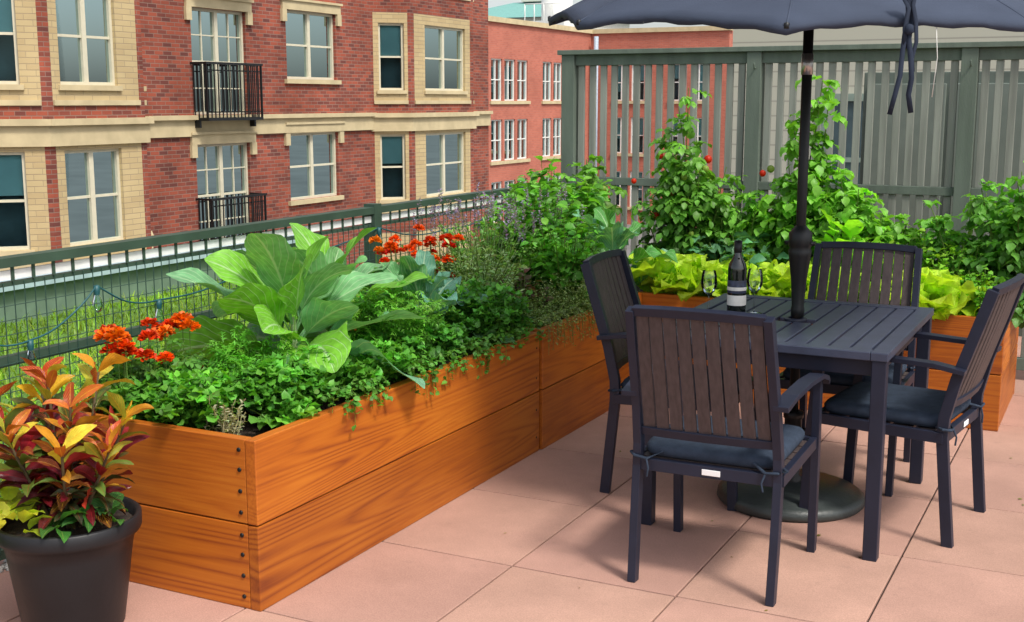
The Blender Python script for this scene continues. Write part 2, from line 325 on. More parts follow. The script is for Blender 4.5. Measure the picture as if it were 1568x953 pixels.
kp=[(2.3,.95),(2.72,.86),(2.99,.78),(3.31,.93),(3.63,.83),(4.3,.92),(5.22,.97),(5.9,.90),(6.6,.98)]
pts=[]
for (ya,za),(yb,zb) in zip(kp[:-1],kp[1:]):
    for k in range(8):
        t=k/8; pts.append((fxx+.004*math.sin(9*t),ya+(yb-ya)*t,za+(zb-za)*t-.035*math.sin(PI*t)))
g.tube(pts,.0035,6,0)
for y,z in kp[1:-1]:
    g.lathe([(.001,0),(.011,0),(.012,-.02),(.010,-.035)],(fxx,y,z),12,0)
    g.lathe([(.009,-.035),(.016,-.055),(.02,-.075),(.014,-.095),(.001,-.103)],(fxx,y,z),14,1)
g.build('string_lights',[mat('teal_cable',(.01,.08,.09),.5),glassmat('bulb_glass')])
# ------------------------------------------------------------ trellis
def trellis(name,ty,xs,h=1.9,mid=1.08,pitch=.077,sw=.042):
    g=Geo()
    for x in xs: g.box(x-.045,x+.045,ty-.05,ty+.05,-.02,h+.0,0)
    for a,b in zip(xs[:-1],xs[1:]):
        a+=.045;b-=.045
        g.box(a,b,ty-.025,ty+.025,h-.07,h,0); g.box(a,b,ty-.025,ty+.025,mid-.025,mid+.025,0); g.box(a,b,ty-.025,ty+.025,.06,.13,0)
        n=int((b-a)/pitch); p=(b-a)/n
        for i in range(n):
            x=a+p*(i+.5)+random.uniform(-.002,.002)
            g.box(x-sw/2,x+sw/2,ty-.014,ty+.008,mid+.025,h-.07,1)
            g.box(x-sw/2,x+sw/2,ty-.014,ty+.008,.13,mid-.025,1)
    g.box(xs[0]-.07,xs[-1]+.07,ty-.065,ty+.065,h,h+.03,0)
    for x in xs[1:]:
        g.tube([(x+.01,ty-.052,h-.10),(x+.01,ty-.075,h-.10),(x+.01,ty-.085,h-.07)],.006,6,0)
    return g.build(name,[M_trel,M_slat],bevel=.003)
trellis('trellis_screen',7.57,[-3.38,-2.13,-.88,.37,1.62])
g=Geo()
g.box(-1.75,-.55,9.0,9.7,-.02,1.80,0)
for x in(-1.71,-1.13): g.box(x,x+.52,8.97,9.0,.1,1.72,1)
g.build('storage_cabinet',[mat('cabinet_frame',(.09,.115,.095),.7),mat('cabinet_panel',(.13,.16,.135),.7,var=.08)],bevel=.006)
# ------------------------------------------------------------ table
tx,ty=-1.15,4.77; hw,hl=.45,.53
g=Geo(); th=.75
for sx in(-1,1):
    for sy in(-1,1):
        cx=sx*(hw-.03); cy=sy*(hl-.03); g.box(cx-.025,cx+.025,cy-.025,cy+.025,0,th-.03,0)
g.box(-hw,-hw+.06,-hl,hl,th-.03,th,1); g.box(hw-.06,hw,-hl,hl,th-.03,th,1)
g.box(-hw+.061,hw-.061,-hl,-hl+.06,th-.03,th,1); g.box(-hw+.061,hw-.061,hl-.06,hl,th-.03,th,1)
g.box(-hw+.035,-hw+.055,-hl+.055,hl-.055,th-.09,th-.031,0); g.box(hw-.055,hw-.035,-hl+.055,hl-.055,th-.09,th-.031,0)
g.box(-hw+.055,hw-.055,-hl+.035,-hl+.055,th-.09,th-.031,0); g.box(-hw+.055,hw-.055,hl-.055,hl-.035,th-.09,th-.031,0)
n=10; W_=(2*hw-.122-.012)/n
for i in range(n):
    x=-hw+.061+.006+W_*i
    if i in(4,5):
        g.box(x+.005,x+W_-.005,-hl+.062,-.04,th-.022,th-.003,1); g.box(x+.005,x+W_-.005,.04,hl-.062,th-.022,th-.003,1)
    else: g.box(x+.005,x+W_-.005,-hl+.062,hl-.062,th-.022,th-.003,1)
for y in(-.25,.25): g.box(-hw+.055,hw-.055,y-.02,y+.02,th-.05,th-.024,0)
g.lathe([(.026,-.01),(.045,-.01),(.045,.006),(.03,.008),(.026,.004)],(0,0,th),24,0)
g.build('patio_table',[M_char,M_tab],bevel=.003,loc=(tx,ty,0))
# ------------------------------------------------------------ chairs
def chair(x,y,rot):
    g=Geo(); X=(1,0,0)
    for s in(-1,1):
        g.beam([(s*.235,-.275,0),(s*.237,-.255,.2),(s*.237,-.235,.40),(s*.235,-.238,.48),(s*.231,-.27,.62),(s*.222,-.375,.95)],.028,.040,X,0)
        g.beam([(s*.250,.265,0),(s*.253,.25,.35),(s*.256,.225,.645)],.028,.038,X,0)
        g.beam([(s*.250,-.305,.655),(s*.255,-.2,.672),(s*.260,0,.678),(s*.263,.17,.668),(s*.263,.255,.645),(s*.263,.275,.625)],.052,.018,X,0)
        g.beam([(s*.245,-.24,.405),(s*.25,.235,.415)],.022,.04,X,0)
    g.box(-.225,.225,-.25,-.225,.385,.425,0); g.box(-.24,.24,.215,.24,.395,.435,0)
    for i in range(5):
        yy=-.205+.085*i; g.box(-.234,.234,yy,yy+.07,.413,.424,1)
    top=[(-.212,-.375,.945),(-.11,-.388,.95),(0,-.392,.951),(.11,-.388,.95),(.212,-.375,.945)]
    g.beam(top,.026,.030,(0,1,.3),0)
    lo=[(-.222,-.247,.525),(-.12,-.258,.525),(0,-.262,.525),(.12,-.258,.525),(.222,-.247,.525)]
    g.beam(lo,.022,.03,(0,1,.3),0)
    n=9
    for i in range(n):
        q=(i+.5)/n*2-1; x0=.217*q; x1=.206*q; c=.014*(1-q*q)
        g.beam([(x0,-.246-c,.53),(x0*.98,-.285-c,.65),(x0*.965,-.33-c,.79),(x1,-.374-c,.94)],.0415,.010,X,1)
    g.pillow(0,.0,.425,.46,.46,.055,2)
    g.box(-.012,.05,-.254,-.251,.395,.415,3)
    for s in(-1,1):
        g.tube([(s*.15,-.225,.45),(s*.2,-.262,.43),(s*.24,-.262,.435),(s*.262,-.24,.44),(s*.235,-.21,.44)],.006,6,2)
        g.tube([(s*.2,-.262,.43),(s*.19,-.272,.40),(s*.195,-.27,.37)],.004,5,2)
    return g.build('patio_chair',[M_char,M_sl,M_cush,M_tag],bevel=.003,loc=(x,y,0),rot=rot)
chair(-1.18,3.985,.02)
chair(-1.60,4.80,-PI/2+.06)
chair(-.745,4.79,PI/2-.13)
chair(-1.05,5.30,PI)
# ------------------------------------------------------------ umbrella
ux,uy=-1.15,4.80
E=bpy.data.objects.new('patio_umbrella',None); S.collection.objects.link(E); E.location=(ux,uy,0)
g=Geo()
g.lathe([(0,.0),(.285,.0),(.295,.012),(.292,.035),(.27,.05),(.25,.052),(.24,.062),(.10,.075),(.06,.085),(0,.086)],(0,0,0),64,0)
g.lathe([(.045,.08),(.045,.10),(.034,.11),(.034,.34),(.04,.345),(.04,.37),(.02,.375)],(0,0,0),24,1)
g.tube([(.04,0,.3),(.075,0,.3)],.008,8,1); g.lathe([(0,.285),(.018,.287),(.018,.313),(0,.315)],(.085,0,0),12,1)
g.build('base',[M_cast,M_black],parent=E)
g=Geo()
g.tube([(0,0,.3),(0,0,2.22)],.0195,20,0)
g.lathe([(.0205,.755),(.0265,.76),(.0265,.79),(.024,.80),(.030,.90),(.043,1.0),(.046,1.02),(.04,1.03),(.045,1.04),(.045,1.09),(.028,1.11),(.0205,1.12)],(0,0,0),24,0)
g.lathe([(.0205,1.70),(.0225,1.70),(.0225,1.78),(.0205,1.78)],(0,0,0),20,1)
g.tube([(-.06,0,1.05),(.06,0,1.05)],.008,8,0)
g.build('pole',[M_black,M_silver],parent=E)
R=1.03; zc=1.92; near=math.radians(-63.2); tips=[near+math.radians(-62+45*k) for k in range(8)]
nd=Vector((math.cos(near),math.sin(near),0)); tilt=.085
def can(a,t):
    k=((a-tips[0])%(PI/4))/(PI/4)
    rr=R*t*(math.cos(PI/8)/math.cos((k-.5)*PI/4))
    sag=4*k*(1-k)
    rr*=1-.015*sag*t
    z=zc+.40*(1-t**1.15)-.06*sag*t*(1-t)*2 +.012*sag*t -.016*(1-sag)*t**6 +.004*math.sin(9*a+7*t)*t
    p=Vector((rr*math.cos(a),rr*math.sin(a),0)); z-=tilt*p.dot(nd)
    return (p.x,p.y,z)
g=Geo(); A=128; T=18; vs=[];fs=[]
for i in range(T+1):
    for j in range(A): vs.append(can(tips[0]+2*PI*j/A,max(.02,i/T)))
for j in range(A):
    a=tips[0]+2*PI*j/A; p=can(a,1.0); vs.append((p[0]*.995,p[1]*.995,p[2]-.022-.004*math.sin(j*1.7)))
for i in range(T+1):
    for j in range(A): b=(j+1)%A; fs.append((i*A+j,i*A+b,(i+1)*A+b,(i+1)*A+j))
g.add(vs,fs,0,True)
oc=g.build('canopy',[M_fab],parent=E); sm=oc.modifiers.new('s','SOLIDIFY'); sm.thickness=.003; sm.offset=-1
g=Geo()
for a in tips:
    g.tube([Vector(can(a,t))+Vector((0,0,.002)) for t in np.linspace(.05,.99,12)],.0035,6,1,cap=False)
    pp=[Vector(can(a,t))-Vector((0,0,.018)) for t in (.03,.3,.6,.85,.985)]; g.tube(pp,.006,6,0)
    mid_=Vector(can(a,.5))-Vector((0,0,.02)); g.tube([(0.03*math.cos(a),.03*math.sin(a),2.02),mid_],.005,6,0)
    g.lathe([(0,-.012),(.009,-.008),(.009,.008),(0,.012)],can(a,.995),8,0)
g.lathe([(.02,1.99),(.04,1.995),(.04,2.04),(.02,2.045)],(0,0,0),20,0)
g.lathe([(.02,2.22),(.05,2.25),(.05,2.34),(.03,2.36),(.02,2.40),(0,2.42)],(0,0,0),20,0)
g.build('ribs',[M_black,M_fab],parent=E)
a=near+math.radians(5); h0=Vector(can(a,1.0)); rt=Vector((.893,.45,0))
g=Geo()
def strap(pts2,wd,sd=0):
    pts=[h0+rt*p[0]+Vector((0,0,p[1]))+nd*(.018+.008*math.sin(i*1.3+sd)) for i,p in enumerate(pts2)]
    g.beam(pts,wd,.0025,rt+nd*.35*math.sin(sd),0,True)
strap([(-.005,.13),(-.012,.08),(-.004,.02),(-.010,-.05),(-.016,-.10),(-.022,-.17),(-.034,-.23),(-.045,-.29)],.015,1)
strap([(.006,.13),(.000,.06),(.010,.0),(.002,-.06),(.008,-.12),(.014,-.18),(.010,-.23),(.022,-.285)],.016,2)
strap([(.012,.13),(.02,.09),(.008,.04),(.018,-.01),(.024,-.07),(.016,-.12),(.020,-.16)],.013,4)
strap([(-.012,.12),(-.022,.06),(-.006,.03),(-.014,-.03),(-.006,-.09)],.014,5.3)
g.lathe([(0,.015),(.014,.01),(.016,-.012),(0,-.02)],tuple(h0+Vector((0,0,-.03))+nd*.018),8,0)
g.build('tie_strap',[mat('strap_fabric',(.022,.03,.05),.85,var=.2,spec=.2)],parent=E)
g=Geo()
for a_ in (tips[2]-.3,tips[2]+.35,tips[3]-.1):
    p=Vector(can(a_,.99)); g.tube([p,p+Vector((.01,.0,-.12)),p+Vector((0.0,.004,-.24))],.0012,5,0)
g.build('cords',[M_white],parent=E)
# ------------------------------------------------------------ bottle and glasses
g=Geo(); bx,by=-1.385,4.75
g.lathe([(0,.002),(.034,.0),(.0375,.006),(.0375,.19),(.034,.21),(.020,.235),(.0145,.25),(.0140,.285),(.0155,.287),(.0155,.30),(.0145,.302),(0,.302)],(bx,by,.75),32,0)
g.lathe([(.0378,.045),(.0381,.046),(.0381,.085),(.0378,.086)],(bx,by,.75),32,1)
g.lathe([(.0378,.095),(.0381,.096),(.0381,.145),(.0378,.146)],(bx,by,.75),32,2)
g.lathe([(.0382,.105),(.0384,.106),(.0384,.118),(.0382,.119)],(bx,by,.75),32,1)
g.lathe([(.0150,.255),(.0158,.256),(.0163,.303),(.0,.304)],(bx,by,.75),24,3)
g.build('wine_bottle',[mat('bottle_glass',(.006,.010,.007),.08,spec=.8),mat('label_white',(.75,.73,.68),.6),mat('label_dark',(.04,.05,.09),.5,var=.5,scale=60),M_black])
M_wg=glassmat('clear_thin_glass',tint=(.995,.995,.995),refl=.02)
def wineglass(x,y):
    g=Geo()
    g.lathe([(0,.002),(.034,.001),(.034,.0025),(.006,.006),(.0035,.02),(.0032,.075),(.006,.085),(.022,.098),(.031,.118),(.033,.135),(.030,.165),(.026,.182)],(x,y,.75),32,0)
    return g.build('wine_glass',[M_wg])
wineglass(-1.485,4.70); wineglass(-1.335,4.83)
# ------------------------------------------------------------ pot
pc=(-2.83,2.60)
g=Geo()
g.lathe([(0,.0),(.145,.0),(.15,.008),(.185,.25),(.195,.30),(.212,.305),(.215,.315),(.215,.35),(.208,.356),(.198,.35),(.19,.30)],(pc[0],pc[1],0),64,0)
g.lathe([(.197,.315),(.1,.325),(0,.33)],(pc[0],pc[1],0),32,1)
g.build('plant_pot',[M_pot,M_soil])
# ------------------------------------------------------------ buildings
def wall(g,o,ud,nd,L_,z0,z1,holes,matf,dep=.12,zs_extra=()):
    us=sorted(set([0,L_]+[h[0] for h in holes]+[h[1] for h in holes])); zs=sorted(set([z0,z1]+list(zs_extra)+[h[2] for h in holes]+[h[3] for h in holes]))
    P=lambda u,d,z:(o[0]+ud[0]*u+nd[0]*d,o[1]+ud[1]*u+nd[1]*d,z)
    for a,b in zip(us[:-1],us[1:]):
        for c,d in zip(zs[:-1],zs[1:]):
            um=(a+b)/2; zm=(c+d)/2
            if any(h[0]<um<h[1] and h[2]<zm<h[3] for h in holes): continue
            g.add([P(a,0,c),P(b,0,c),P(b,0,d),P(a,0,d)],[(0,1,2,3)],matf(um,zm))
    for h in holes:
        a,b,c,d=h[:4]
        if b-a<.01: continue
        mi=matf((a+b)/2,(c+d)/2)
        g.add([P(a,0,c),P(b,0,c),P(b,0,d),P(a,0,d),P(a,-dep,c),P(b,-dep,c),P(b,-dep,d),P(a,-dep,d)],[(0,1,5,4),(1,2,6,5),(2,3,7,6),(3,0,4,7)],mi)
def window(g,o,ud,nd,u0,u1,z0,z1,cols=2,rnd=random,dep=.12,grid=False):
    f=.055; d0,d1=-dep-.05,-dep+.05
    g.obox(o,ud,nd,u0,u1,z0,z0+f,d0,d1,3); g.obox(o,ud,nd,u0,u1,z1-f,z1,d0,d1,3)
    g.obox(o,ud,nd,u0,u0+f,z0+f,z1-f,d0,d1,3); g.obox(o,ud,nd,u1-f,u1,z0+f,z1-f,d0,d1,3)
    cw=(u1-u0)/cols
    for k in range(1,cols): g.obox(o,ud,nd,u0+cw*k-.05,u0+cw*k+.05,z0+f,z1-f,d0,d1-.004,3)
    zm=(z0+z1)/2
    for k in range(cols):
        a=u0+cw*k+(f if k==0 else .05); b=u0+cw*(k+1)-(f if k==cols-1 else .05)
        g.obox(o,ud,nd,a,b,zm-.022,zm+.022,d0+.01,d1-.02,3)
        if grid:
            for q in (.25,.75,): g.obox(o,ud,nd,a,b,z0+(z1-z0)*q-.012+.001,z0+(z1-z0)*q+.012,d0+.02,d1-.03,3)
            g.obox(o,ud,nd,(a+b)/2-.012,(a+b)/2+.012,z0+f,z1-f,d0+.022,d1-.032,3)
        g.obox(o,ud,nd,a,b,z0+f,z1-f,-dep-.012,-dep-.008,4)
        fr=rnd.choice([.45,.5,.5,.52,.6,.75,.4]) if not grid else .97
        zb=z1-(z1-z0)*fr
        g.obox(o,ud,nd,a-.02,b+.02,zb,z1-.02,-dep-.075,-dep-.07,5)
    g.obox(o,ud,nd,u0,u1,z0,z1,-dep-.40,-dep-.38,6)
    g.obox(o,ud,nd,u0-.02,u0,z0,z1,-dep-.40,-dep-.05,6); g.obox(o,ud,nd,u1,u1+.02,z0,z1,-dep-.40,-dep-.05,6)
SH=2.72
def floors(zlo,zhi): return [(zlo+SH*k,zhi+SH*k) for k in (-1,0,1,2)] 
g=Geo(); R1=random.Random(5)
ud,nd2=(0,1),(1,0)
def main_wall(y0,y1,items):
    oo=(-17,y0); holes=[]
    for it in items:
        kind,a,b=it
        zz=floors(2.09,3.6) if kind=='w' else floors(1.33,3.45)
        for c,d in zz: holes.append((a-y0,b-y0,c,d))
    wall(g,oo,ud,nd2,y1-y0,-4.6,10.4,holes,lambda u,z:0)
    for it in items:
        kind,a,b=it
        zz=floors(2.09,3.6) if kind=='w' else floors(1.33,3.45)
        for c,d in zz:
            window(g,oo,ud,nd2,a-y0,b-y0,c,d,2,R1,grid=(kind=='d'))
            e=.16
            g.obox(oo,ud,nd2,a-y0-e,b-y0+e,d+.003,d+.20,-.02,.06,2)
            g.obox(oo,ud,nd2,a-y0-e-.04,b-y0+e+.04,d+.20,d+.25,-.02,.10,2)
            for q in(a-y0-e-.02,b-y0+.02): g.obox(oo,ud,nd2,q,q+e,d-.26,d+.001,-.02,.065,2)
            if kind=='w': g.obox(oo,ud,nd2,a-y0-.1,b-y0+.1,c-.10,c-.002,-.02,.08,2)
            else:
                A_,B_=a-y0-.05,b-y0-.02; zf=c-.06; zt=c+1.0; D=.42
                g.obox(oo,ud,nd2,A_,B_,zf-.06,zf,0,D,7)
                for uu in np.arange(A_,B_+.01,(B_-A_)/15): g.obox(oo,ud,nd2,uu-.010,uu+.010,zf,zt,D-.03,D-.010,7)
                for dd in np.arange(.06,D-.05,.1):
                    for uu in(A_,B_): g.obox(oo,ud,nd2,uu-.010,uu+.010,zf,zt,dd,dd+.02,7)
                g.obox(oo,ud,nd2,A_-.03,B_+.03,zt,zt+.045,D-.045,D+.005,7); g.obox(oo,ud,nd2,A_-.03,B_+.03,zf+.1,zf+.125,D-.042,D-.032,7)
                g.obox(oo,ud,nd2,A_-.03,B_+.03,zt-.13,zt-.105,D-.042,D-.032,7)
                for uu in(A_,B_): g.obox(oo,ud,nd2,uu-.02,uu+.02,zt+.002,zt+.043,0,D-.046,7); g.obox(oo,ud,nd2,uu-.025,uu+.025,zf-.2,zf-.06,0,.2,7)
    for k in(0,2):
        z=.9+SH*k
        g.obox(oo,ud,nd2,0,y1-y0,z,z+.33,-.02,.07,2); g.obox(oo,ud,nd2,0,y1-y0,z+.331,z+.42,-.02,.15,2)
def bay(ya,yb,pr,fw,sw_):
    P0=(-17,ya); P1=(-17+pr,ya+pr); P2=(-17+pr,yb-pr); P3=(-17,yb)
    for A_,B_,win,cols in((P0,P1,sw_,1),(P1,P2,fw,2),(P2,P3,sw_,1)):
        dx,dy=B_[0]-A_[0],B_[1]-A_[1]; L_=math.hypot(dx,dy); u=(dx/L_,dy/L_); n=(u[1],-u[0])
        hz=floors(1.87,3.5) ; holes=[(win[0]*L_,win[1]*L_,c,d) for c,d in hz]
        pan=.06*L_
        def mf(uu,z,L_=L_,pan=pan):
            q=(z-1.55)%SH
            return 1 if (q<2.2 and pan<uu<L_-pan) else 0
        ze=[1.55+SH*k for k in range(-2,4)]+[1.55+2.2+SH*k for k in range(-2,4)]
        wall(g,A_,u,n,L_,-4.6,10.4,holes+[(pan,pan,0,0),(L_-pan,L_-pan,0,0)],mf,zs_extra=[z for z in ze if -4.6<z<10.4])
        for c,d in hz:
            window(g,A_,u,n,win[0]*L_,win[1]*L_,c,d,cols,R1)
            g.obox(A_,u,n,win[0]*L_-.06,win[1]*L_+.06,c-.09,c-.002,-.02,.05,2)
            g.obox(A_,u,n,pan,L_-pan,c-.34,c-.25,-.02,.04,2)
        for k in(0,2):
            z=.86+SH*k
            g.obox(A_,u,n,-.03,L_+.03,z,z+.34,-.02,.07,2); g.obox(A_,u,n,-.06,L_+.06,z+.341,z+.45,-.02,.15,2)
main_wall(0,13.95,[('w',2,4),('d',6,8),('w',9.8,11.8)])
bay(13.95,18.05,.92,(.14,.72),(.15,.70))
main_wall(18.05,26.0,[('d',19.5,21.2),('w',22.6,24.5)])
bay(26.0,30.7,.7,(.22,.86),(.2,.85))
main_wall(30.7,32.2,[])
g.box(-33,-17.6,0,32.15,-4.6,10.3,6); g.box(-17.6,-16.7,-.1,32.3,10.4,10.9,2)
g.add([(-17,32.2,-4.6),(-33,32.2,-4.6),(-33,32.2,10.4),(-17,32.2,10.4)],[(0,1,2,3)],0); g.add([(-17,0,-4.6),(-33,0,-4.6),(-33,0,10.4),(-17,0,10.4)],[(0,1,2,3)],0)
g.build('brick_apartment_building',[M_brick,M_tan,M_tanstone,M_frame,M_glass,M_blind,M_dark,M_black])
g=Geo()
def b2(oo,ud,nd,L_,groups,top):
    holes=[]
    for a,b,n in groups:
        w_=(b-a)/n
        for k in range(n):
            for z in(-3.7,-1.0,1.62): holes.append((a+w_*k+.1,a+w_*(k+1)-.1,z,z+1.8))
    wall(g,oo,ud,nd,L_,-4.6,top,holes,lambda u,z:0)
    for h in holes:
        window(g,oo,ud,nd,h[0],h[1],h[2],h[3],1,R1)
        um=(h[0]+h[1])/2
        g.obox(oo,ud,nd,um-.03,um+.03,h[2]+.06,h[3]-.06,-.16,-.08,3)
    for a,b,n in groups:
        for z in(-3.7,-1.0,1.62): g.obox(oo,ud,nd,a-.05,b+.05,z-.15,z-.01,-.02,.08,2)
    g.obox(oo,ud,nd,-.1,L_+.1,top,top+.22,-.4,.12,2)
b2((-25,36),(0,1),(1,0),22.5,[(2,6,3),(11.5,15.3,3),(16.7,19.1,2)],4.95)
b2((-25,58.5),(1,0),(0,-1),7.2,[(1.2,3.0,2),(4.2,6.2,2)],4.95)
g.box(-40,-25.5,36.2,75,-4.6,4.8,6); g.box(-25.5,-17.9,59.1,75,-4.6,4.8,6)
g.add([(-17.8,58.5,-4.6),(-17.8,75,-4.6),(-17.8,75,4.95),(-17.8,58.5,4.95)],[(0,1,2,3)],0)
g.tube([(-24.6,58.2,-4.5),(-24.6,58.2,4.8)],.12,10,8)
g.build('salmon_brick_building',[M_brick2,M_tan,M_tanstone,M_white,M_glass,M_blind,M_dark,M_black,mat('downspout',(.35,.42,.5),.5)])
g=Geo(); g.box(-53,-40,92,102,-4.6,8.3,0)
g.add([(-53.5,91.5,8.3),(-39.5,91.5,8.3),(-39.5,102.5,8.3),(-53.5,102.5,8.3),(-48.5,96.5,9.9),(-44.5,96.5,9.9),(-44.5,97.5,9.9),(-48.5,97.5,9.9)],[(0,1,5,4),(1,2,6,5),(2,3,7,6),(3,0,4,7),(4,5,6,7)],1)
for x in(-51,-48,-45,-42): g.box(x,x+1.2,91.93,91.96,6.3,7.8,2)
g.box(-47.5,-45.5,96,98,9.9,10.9,0)
g.build('teal_roof_building',[mat('pale_wall',(.6,.58,.5),.8),mat('copper_roof',(.16,.36,.32),.6),M_dark])
g=Geo(); g.lathe([(1.2,0),(1.2,2.4),(.0,3.0)],(-40.5,88,7.6),20,0); g.box(-43,-39,86,90,-4.6,7.6,0)
for k in range(5): g.tube([(-42.5+k*.8,86.5,7.6),(-42.5+k*.8,86.5,8.9)],.05,6,0)
g.tube([(-42.5,86.5,8.9),(-39.3,86.5,8.9)],.05,6,0)
g.build('rooftop_water_tank',[M_white])
m_sd,nts,bs=newmat('tan_siding'); L=nts.links
tc=N(nts,'ShaderNodeTexCoord'); sp=N(nts,'ShaderNodeSeparateXYZ'); L.new(tc.outputs['Object'],sp.inputs[0])
md=N(nts,'ShaderNodeMath',operation='PINGPONG'); md.inputs[1].default_value=.08; L.new(sp.outputs[2],md.inputs[0])
rp=N(nts,'ShaderNodeValToRGB'); rp.color_ramp.elements[0].color=(.26,.25,.21,1); rp.color_ramp.elements[1].color=(.44,.43,.35,1); rp.color_ramp.elements[1].position=.012
L.new(md.outputs[0],rp.inputs[0]); L.new(rp.outputs[0],bs.inputs['Base Color']); bs.inputs['Roughness'].default_value=.8
g=Geo(); g.box(-4.1,8,13.6,24,-4.6,7.5,0)
for x in(-3.0,-1.2,.6,2.4):
    for z in(-1.8,.35,3.1):
        g.box(x,x+1.1,13.56,13.59,z,z+1.25,1); g.box(x-.07,x+1.17,13.53,13.60,z-.08,z,2); g.box(x-.07,x+1.17,13.53,13.60,z+1.25,z+1.33,2); g.box(x-.07,x,13.54,13.60,z,z+1.25,2); g.box(x+1.1,x+1.17,13.54,13.60,z,z+1.25,2); g.box(x,x+1.1,13.545,13.60,z+.6,z+.65,2)
g.build('tan_siding_building',[m_sd,mat('window_dark_glass',(.05,.08,.09),.1),mat('sage_trim',(.2,.26,.22),.7)])
# ------------------------------------------------------------ plants
class PM:
    def __init__(s): s.V=[];s.F=[];s.C=[];s.U=[];s.n=0
    def grid(s,P,UV,col,n,m):
        Nn=P.shape[0]; k=(n+1)*(m+1)
        s.V.append(P.reshape(-1,3)); s.C.append(np.repeat(col,k,axis=0))
        i,j=np.meshgrid(np.arange(n),np.arange(m),indexing='ij'); a=(i*(m+1)+j).ravel()
        q=np.stack([a,a+m+1,a+m+2,a+1],1)
        F=(q[None]+ (np.arange(Nn)*k)[:,None,None]).reshape(-1,4)+s.n
        s.F.append(F); s.U.append(np.tile(UV.reshape(-1,2),(Nn,1))); s.n+=Nn*k
    def leaves(s,P,yaw,pitch,L,W,col,droop=.6,fold=.3,prof=None,n=3,m=2,ruffle=0,rf=3,roll=.3,sweep=0):
        P=np.atleast_2d(np.asarray(P,float)); Nn=len(P)
        f=lambda x:np.broadcast_to(np.asarray(x,float),(Nn,)).copy()
        yaw,pitch,L,W,droop,fold=map(f,(yaw,pitch,L,W,droop,fold)); col=np.broadcast_to(np.asarray(col,float),(Nn,3))
        ss=np.linspace(0,1,n+1); c=np.linspace(-1,1,m+1)
        th=pitch[:,None]-droop[:,None]*ss[None]**1.3
        tm=(th[:,1:]+th[:,:-1])/2; ds=L[:,None]/n
        X=np.concatenate([np.zeros((Nn,1)),np.cumsum(np.cos(tm)*ds,1)],1); Z=np.concatenate([np.zeros((Nn,1)),np.cumsum(np.sin(tm)*ds,1)],1)
        w=W[:,None]*prof(ss)[None]
        cc=c[None,None]; ww=w[:,:,None]
        Y=cc*ww*np.cos(fold)[:,None,None]; off=np.abs(cc)*ww*np.sin(fold)[:,None,None]
        if ruffle:
            ph=rng.uniform(0,6.28,(Nn,1,1)); off=off+ruffle*ww*np.abs(cc)**1.5*np.sin(rf*2*PI*ss[None,:,None]+ph+(cc>0)*2.1)
        rl=(rng.normal(0,1,Nn)*roll)[:,None,None]
        Y,off=Y*np.cos(rl)-off*np.sin(rl),Y*np.sin(rl)+off*np.cos(rl)
        lx=X[:,:,None]-np.sin(th)[:,:,None]*off; lz=Z[:,:,None]+np.cos(th)[:,:,None]*off
        cy,sy=np.cos(yaw)[:,None,None],np.sin(yaw)[:,None,None]
        if sweep: Y=Y+ (rng.normal(0,sweep,Nn)*L)[:,None,None]*(ss[None,:,None]**2)
        out=np.stack([P[:,0,None,None]+lx*cy-Y*sy,P[:,1,None,None]+lx*sy+Y*cy,P[:,2,None,None]+lz],-1)
        U,Vv=np.meshgrid(ss,(c+1)/2,indexing='ij'); s.grid(out,np.stack([U,Vv],-1),col,n,m)
        return out
    def tube(s,pts,r0,r1,col,seg=5):
        pts=np.asarray(pts,float); n=len(pts)-1
        t=np.gradient(pts,axis=0); t/=np.linalg.norm(t,axis=1)[:,None]+1e-9
        a=np.array([1,0,0]) if abs(t[:,0]).mean()<.7 else np.array([0,1,0])
        sd=a-t*(t@a)[:,None]; sd/=np.linalg.norm(sd,axis=1)[:,None]; up=np.cross(t,sd)
        an=np.linspace(0,2*PI,seg+1); r=np.linspace(r0,r1,n+1)
        out=pts[:,None]+r[:,None,None]*(np.cos(an)[None,:,None]*sd[:,None]+np.sin(an)[None,:,None]*up[:,None])
        UV=np.zeros((n+1,seg+1,2)); UV[...,1]=.2; UV[...,0]=.3
        s.grid(out[None],UV,np.array([col]),n,seg)
    def build(s,name,mt,smooth=True):
        V=np.concatenate(s.V).astype(np.float32);F=np.concatenate(s.F).astype(np.int32);C=np.concatenate(s.C);U=np.concatenate(s.U)
        me=bpy.data.meshes.new(name); me.vertices.add(len(V)); me.vertices.foreach_set('co',V.ravel())
        me.loops.add(F.size); me.loops.foreach_set('vertex_index',F.ravel()); me.polygons.add(len(F))
        me.polygons.foreach_set('loop_start',np.arange(0,F.size,4,dtype=np.int32)); 
        me.polygons.foreach_set('use_smooth',np.full(len(F),smooth))
        uv=me.uv_layers.new(name='UVMap'); uv.data.foreach_set('uv',U[F.ravel()].astype(np.float32).ravel())
        ca=me.color_attributes.new('Col','FLOAT_COLOR','POINT'); ca.data.foreach_set('color',np.concatenate([np.clip(C,0,1),np.ones((len(C),1))],1).astype(np.float32).ravel())
        me.materials.append(mt); me.update(calc_edges=True); me.validate()
        o=bpy.data.objects.new(name,me); S.collection.objects.link(o); return o
OV=lambda s:.03+np.sin(PI*s**.8)**.85*1.0
LAN=lambda s:.04+np.sin(PI*s**.9)**1.1
CRO=lambda s:.08+np.clip(np.sin(PI*s**1.15),0,1)**.9
RND=lambda s:.05+np.clip(np.sin(PI*s**.75),0,1)**.5
def PET(s):
    q=np.clip((s-.26)/.74,0,1); return np.where(s<.26,.06,.06+.94*np.clip(np.sin(PI*q**.85),0,1)**.62*(1+.07*np.sin(s*31)))
LET=lambda s:.12+.88*np.clip(np.sin(PI*(s*.93)**1.5),0,1)**.55*1.0
GN=(1.5,1.42,1.05)
